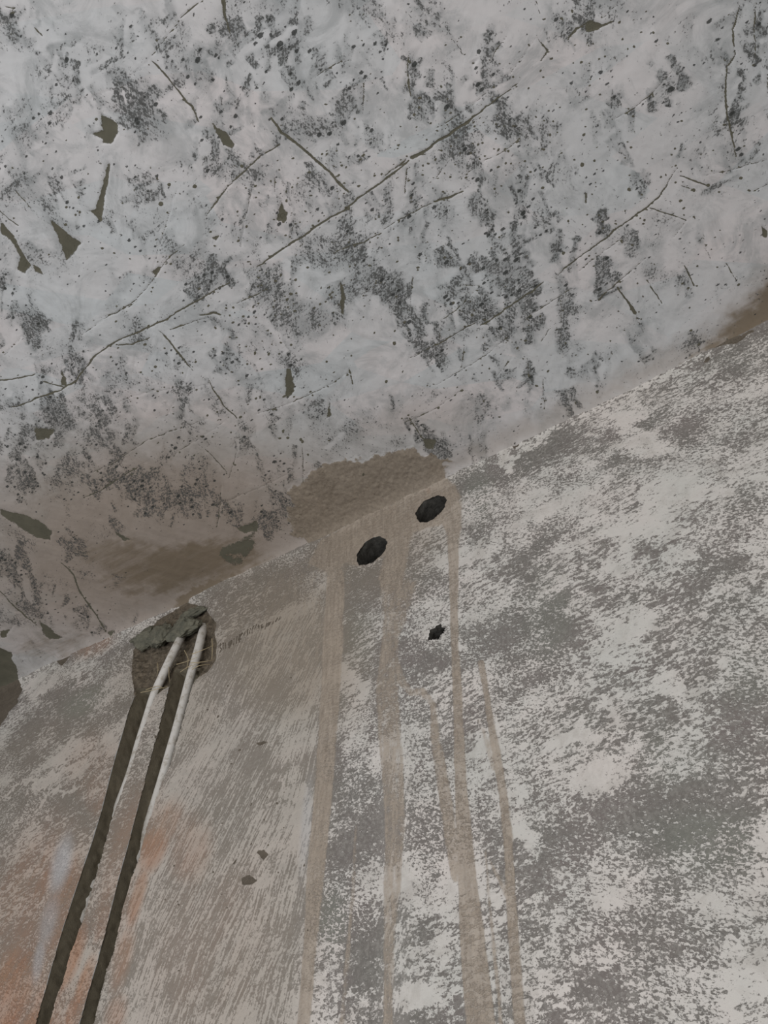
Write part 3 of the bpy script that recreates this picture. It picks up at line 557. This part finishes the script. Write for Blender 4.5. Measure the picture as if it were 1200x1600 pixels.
h += Wf['h'] * .0012 + Wf['mort'] * (fbm(X * 220, Z * 30, 95, 3) - .4) * .0012
h += sm(.3, .9, Wf['pock']) * (fbm(X * 70, Z * 70, 99, 5, .65) - .5) * .016
h += .010 * np.exp(-np.clip(ZCEIL - Z, 0, 9) / .008)
cutm = cellmask(Wf['cut'] + (fbm(X * 110, Z * 90, 111, 4, .7) - .5) * .75 * sm(0, .5, Wf['cut']), .5)
cx_ = (X[:-1, :-1] + X[1:, 1:]) / 2; cz_ = (Z[:-1, :-1] + Z[1:, 1:]) / 2
hole_c = []
for (hx, hy), r in HOLES:
    c = on_wall(hx, hy); hole_c.append((c, r))
    th = np.arctan2(cz_ - c[2], cx_ - c[0]); rr = r * (1 + .03 * np.sin(3 * th + hx) + .02 * np.sin(7 * th) + .02 * np.sin(13 * th + 1))
    cutm |= np.hypot(cx_ - c[0], cz_ - c[2]) < rr
cs = on_wall(681, 988)
th = np.arctan2(cz_ - cs[2], cx_ - cs[0])
rr = .0105 * (1 + .12 * np.sin(2 * th + 1) + .10 * np.sin(5 * th + 2) + .06 * np.sin(9 * th))
cutm |= np.hypot(cx_ - cs[0], (cz_ - cs[2]) * .9) < rr
V = np.stack([X, YW - h, Z], -1)
Wf['bare'] = SW(w_bare, .16)
at = {'m1': (dn, Wf['bare'], Wf['mort']), 'm2': (Wf['rust'], Wf['scr'], Wf['coat_shade']), 'm3': (Wf['pock'], Wf['green'], Wf['white'])}
free = ~cutm
pk = cellmask(Wf['pock']) & free; free &= ~pk
bn = cellmask(S(brown)) & free; free &= ~bn
drip_cells = []
DL = ['broad beige mortar drip left of the lower drilled hole', 'wide ragged mortar drip running down between the two drilled holes', 'long beige mortar drip beside the upper hole, widening downwards', 'thin mortar drip furthest to the right', 'short mortar drip left of the long widening one']
for i in range(5):
    f = field(); line(f, DRIPS[i][0], DRIPS[i][1], 1.0, 'max', 2, 0, False)
    m = cellmask(S(f)) & free; drip_cells.append(m)
    free &= ~m
fp = field(); poly(fp, P_WPATCH, 1.0, 2); mp_ = cellmask(S(fp)) & free; free &= ~mp_
wall = grid_mesh('wall_back', V, at, free, False, MAT_W); wall['kind'] = 'structure'
def wpart(name, m, lab):
    o = grid_mesh(name, V, at, m, False, MAT_W, wall); o['label'] = lab; return o
wpart('chiselled_pocket', pk, 'rough brown pocket chiselled out of the wall under the ceiling')
wpart('bare_patch', bn, 'smooth dark brown bare patch at the left end of the wall')
wpart('mortar_patch', mp_, 'beige mortar patch smeared round the two round holes')
for m, l in zip(drip_cells, DL): wpart('mortar_drip', m, l)

def mesh_obj(name, verts, faces, mat, parent=None, smooth=True):
    me = bpy.data.meshes.new(name); me.from_pydata([tuple(map(float, v)) for v in verts], [], faces); me.update()
    me.polygons.foreach_set('use_smooth', [smooth] * len(me.polygons)); me.materials.append(mat)
    o = bpy.data.objects.new(name, me); scene.collection.objects.link(o)
    if parent: o.parent = parent
    return o
# ---- chases: two cut flanks and a floor, 32 mm deep
def resample(pts, n):
    p = np.array(pts, float); d = np.r_[0, np.cumsum(np.hypot(*np.diff(p, axis=0).T))]; t = np.linspace(0, d[-1], n)
    return np.stack([np.interp(t, d, p[:, 0]), np.interp(t, d, p[:, 1])], -1)
def chase(c, depth, lab, seed):
    n = 260; L = resample(c['L'], n); Q = resample(c['Rr'], n); r = np.random.default_rng(seed)
    prof = 22; vs_ = []
    for i in range(n):
        L[i, 0] -= 1.0
        a = on_wall(*L[i]); b = on_wall(*Q[i]); a[0] -= .0035; b[0] += .0035
        w_ = b[0] - a[0]
        for k in range(prof):
            s = k / (prof - 1)
            if s < .4: fx, fy = .06 * s / .4, s / .4
            elif s < .6: fx, fy = .06 + .88 * (s - .4) / .2, 1.0
            else: fx, fy = 1 - .06 * (1 - s) / .4, (1 - s) / .4
            ns = (lattice(np.array([i * .35]), np.array([k * .6]), seed)[0] - .5) * .0035 + (lattice(np.array([i * .9]), np.array([k * 1.3]), seed + 5)[0] - .5) * .002
            z = a[2] + (b[2] - a[2]) * fx
            d = fy * depth
            x = a[0] + w_ * fx + (ns if s < .4 else -ns if s > .6 else 0) * min(1, fy * 2)
            vs_.append((x, YW - .0004 + .0022 + d + (ns if .4 <= s <= .6 else 0), z))
    fc = [(i * prof + k, i * prof + k + 1, (i + 1) * prof + k + 1, (i + 1) * prof + k) for i in range(n - 1) for k in range(prof - 1)]
    fc.append(tuple(range(prof))[::-1])
    o = mesh_obj('wall_chase', vs_, fc, MAT_CHASE, wall); o['label'] = lab
chase(CH_A, .034, 'left-hand dark cable chase cut down the wall', 3)
chase(CH_B, .034, 'right-hand dark cable chase cut down the wall', 9)
# ---- drilled holes: ribbed bore with a back
def bore(c, r, depth, lab, seed, wob=.02, lobes=()):
    n, m = 72, 26; vs_ = []
    for j in range(m):
        d = depth * j / (m - 1)
        for i in range(n):
            th = 2 * math.pi * i / n
            k = 1 + .03 * math.sin(3 * th + seed) + sum(a * math.sin(f * th + p) for a, f, p in lobes)
            k += (lattice(np.array([i * .5]), np.array([j * .9]), seed)[0] - .5) * wob * 2
            rr = (r + .0025) * k if j == 0 else r * k
            vs_.append((c[0] + rr * math.cos(th), YW + .001 + d, c[2] + rr * math.sin(th)))
    fc = [(j * n + i, j * n + (i + 1) % n, (j + 1) * n + (i + 1) % n, (j + 1) * n + i) for j in range(m - 1) for i in range(n)]
    vs_.append((c[0], YW + .001 + depth, c[2])); e = len(vs_) - 1
    fc += [((m - 1) * n + i, (m - 1) * n + (i + 1) % n, e) for i in range(n)]
    o = mesh_obj('drilled_hole', vs_, fc, MAT_HOLE, wall); o['label'] = lab
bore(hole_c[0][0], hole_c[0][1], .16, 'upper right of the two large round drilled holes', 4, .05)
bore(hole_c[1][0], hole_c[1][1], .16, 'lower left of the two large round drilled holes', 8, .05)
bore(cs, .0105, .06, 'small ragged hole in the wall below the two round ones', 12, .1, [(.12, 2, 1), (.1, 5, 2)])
# ---- broken lumps of mortar in the pocket
def lump(pxy, off, size, seed, lab):
    import bmesh
    bm = bmesh.new(); bmesh.ops.create_icosphere(bm, subdivisions=5, radius=1)
    c = on_wall(*pxy, off); r = random.Random(seed)
    cuts = [(Vector((r.uniform(-1, 1), r.uniform(-1, 1), r.uniform(-1, 1))).normalized(), r.uniform(.5, .85)) for _ in range(12)]
    from mathutils import noise
    for v in bm.verts:
        p = v.co.copy()
        for nrm, dd in cuts:
            s = p.dot(nrm)
            if s > dd: p -= nrm * (s - dd) * .85
        p *= 1 + .22 * noise.fractal(p * 2.5 + Vector((seed, 0, 0)), .8, 2, 4)
        v.co = (c[0] + p.x * size[0], c[1] + p.y * size[1], c[2] + p.z * size[2])
    me = bpy.data.meshes.new('mortar_lump'); bm.to_mesh(me); bm.free(); me.materials.append(MAT_LUMP)
    me.polygons.foreach_set('use_smooth', [True] * len(me.polygons))
    o = bpy.data.objects.new('mortar_lump', me); scene.collection.objects.link(o); o.parent = wall; o['label'] = lab
lump((229, 996), .001, (.034, .016, .024), 3, 'greyish green mortar lump at the left of the pocket')
lump((255, 990), .003, (.034, .018, .026), 5, 'greyish green mortar lump above the left conduit')
lump((287, 983), .006, (.040, .018, .024), 11, 'greyish green mortar lump between the tops of the conduits')
lump((301, 960), -.003, (.040, .010, .012), 17, 'flat mortar lump at the top of the pocket')

# ================================================================== things
def thing(o, label, cat, group=None):
    o['label'] = label; o['category'] = cat
    if group: o['group'] = group
def tube(name, pts, rad, mat, seg=20, rib=None):
    pts = [np.array(p, float) for p in pts]; P = []
    for i in range(len(pts) - 1):       # Catmull-Rom
        p0, p1, p2, p3 = pts[max(i - 1, 0)], pts[i], pts[i + 1], pts[min(i + 2, len(pts) - 1)]
        for k in range(24):
            t = k / 24; P.append(.5 * ((2 * p1) + (-p0 + p2) * t + (2 * p0 - 5 * p1 + 4 * p2 - p3) * t * t + (-p0 + 3 * p1 - 3 * p2 + p3) * t ** 3))
    P.append(pts[-1]); vs_ = []; n = len(P)
    for i, p in enumerate(P):
        t = P[min(i + 1, n - 1)] - P[max(i - 1, 0)]; t /= np.linalg.norm(t)
        a = np.cross(t, [0, 1, 0]); a /= np.linalg.norm(a); b = np.cross(t, a)
        r = rad(i / (n - 1)) if callable(rad) else rad
        for k in range(seg):
            th = 2 * math.pi * k / seg; vs_.append(p + r * (a * math.cos(th) + b * math.sin(th)))
    fc = [(i * seg + k, i * seg + (k + 1) % seg, (i + 1) * seg + (k + 1) % seg, (i + 1) * seg + k) for i in range(n - 1) for k in range(seg)]
    fc += [tuple(range(seg))[::-1], tuple((n - 1) * seg + k for k in range(seg))]
    return mesh_obj(name, vs_, fc, mat)
def place(pts): return [on_wall(x, y, off) for x, y, off in pts]
a = tube('cable_conduit', place([(290,985,-.022),(280,1002,.002),(268,1026,.006),(254,1056,.002),(241,1086,-.005),(231,1118,-.014),(218,1160,-.022),(202,1215,-.0265),(163,1320,-.027),(132,1420,-.027),(95,1520,-.027),(48,1660,-.027)]), .0070, MAT_CON)
thing(a, 'left of the two white cable conduits, leaning out of the broken pocket into its chase', 'conduit')
b = tube('cable_conduit', place([(322,972,-.022),(316,990,-.002),(309,1018,.001),(298,1056,-.004),(288,1094,-.007),(277,1136,-.009),(265,1178,-.013),(250,1230,-.022),(222,1320,-.026),(192,1420,-.026),(160,1520,-.026),(120,1660,-.026)]), .0070, MAT_CON)
thing(b, 'right of the two white cable conduits, lying along the right edge of its chase', 'conduit')
FIB = [[(331,998,.004),(332,1012,.010),(331,1030,.004)],[(300,1022,.018),(316,1016,.016),(334,1008,.004)],[(288,1016,.006),(294,1030,.016),(291,1046,.006)],[(298,1036,.016),(318,1034,.018),(334,1031,.004)],
       [(276,1038,.006),(290,1034,.015),(308,1027,.018)],[(282,1050,.004),(294,1042,.016),(312,1036,.010)],[(264,1042,.006),(264,1056,.014),(265,1066,.002)],[(220,1082,.002),(240,1078,.016),(262,1073,.006)],
       [(228,1078,.002),(246,1072,.018),(256,1076,.010)],[(246,1036,.0),(247,1046,.008),(245,1056,.0)],[(300,1046,.012),(312,1040,.016),(328,1038,.002)]]
FL = ['thin pale upright fibre at the right rim of the broken pocket', 'thin pale fibre slanting up to the right from the right conduit', 'short thin pale fibre bent between the tops of the two conduits',
      'thin pale fibre lying level across the right conduit to the pocket rim', 'thin pale fibre reaching from between the conduits up to the right conduit', 'thin pale fibre sloping across the gap just left of the right conduit, lowest there',
      'thin pale upright fibre hanging just right of the left conduit', 'longer thin pale fibre crossing under the left conduit at the pocket foot', 'shorter thin pale fibre crossing the left conduit at the pocket foot, upper of the pair',
      'tiny pale upright fibre left of the left conduit in the pocket', 'thin pale fibre sloping right of the right conduit, lowest at the right rim']
for pts, lb in zip(FIB, FL):
    o = tube('plaster_fibre', place(pts), lambda t: .00055 * (1.2 - .7 * t), MAT_FIB, 6)
    thing(o, lb, 'fibre', 'loose fibres round the conduits')
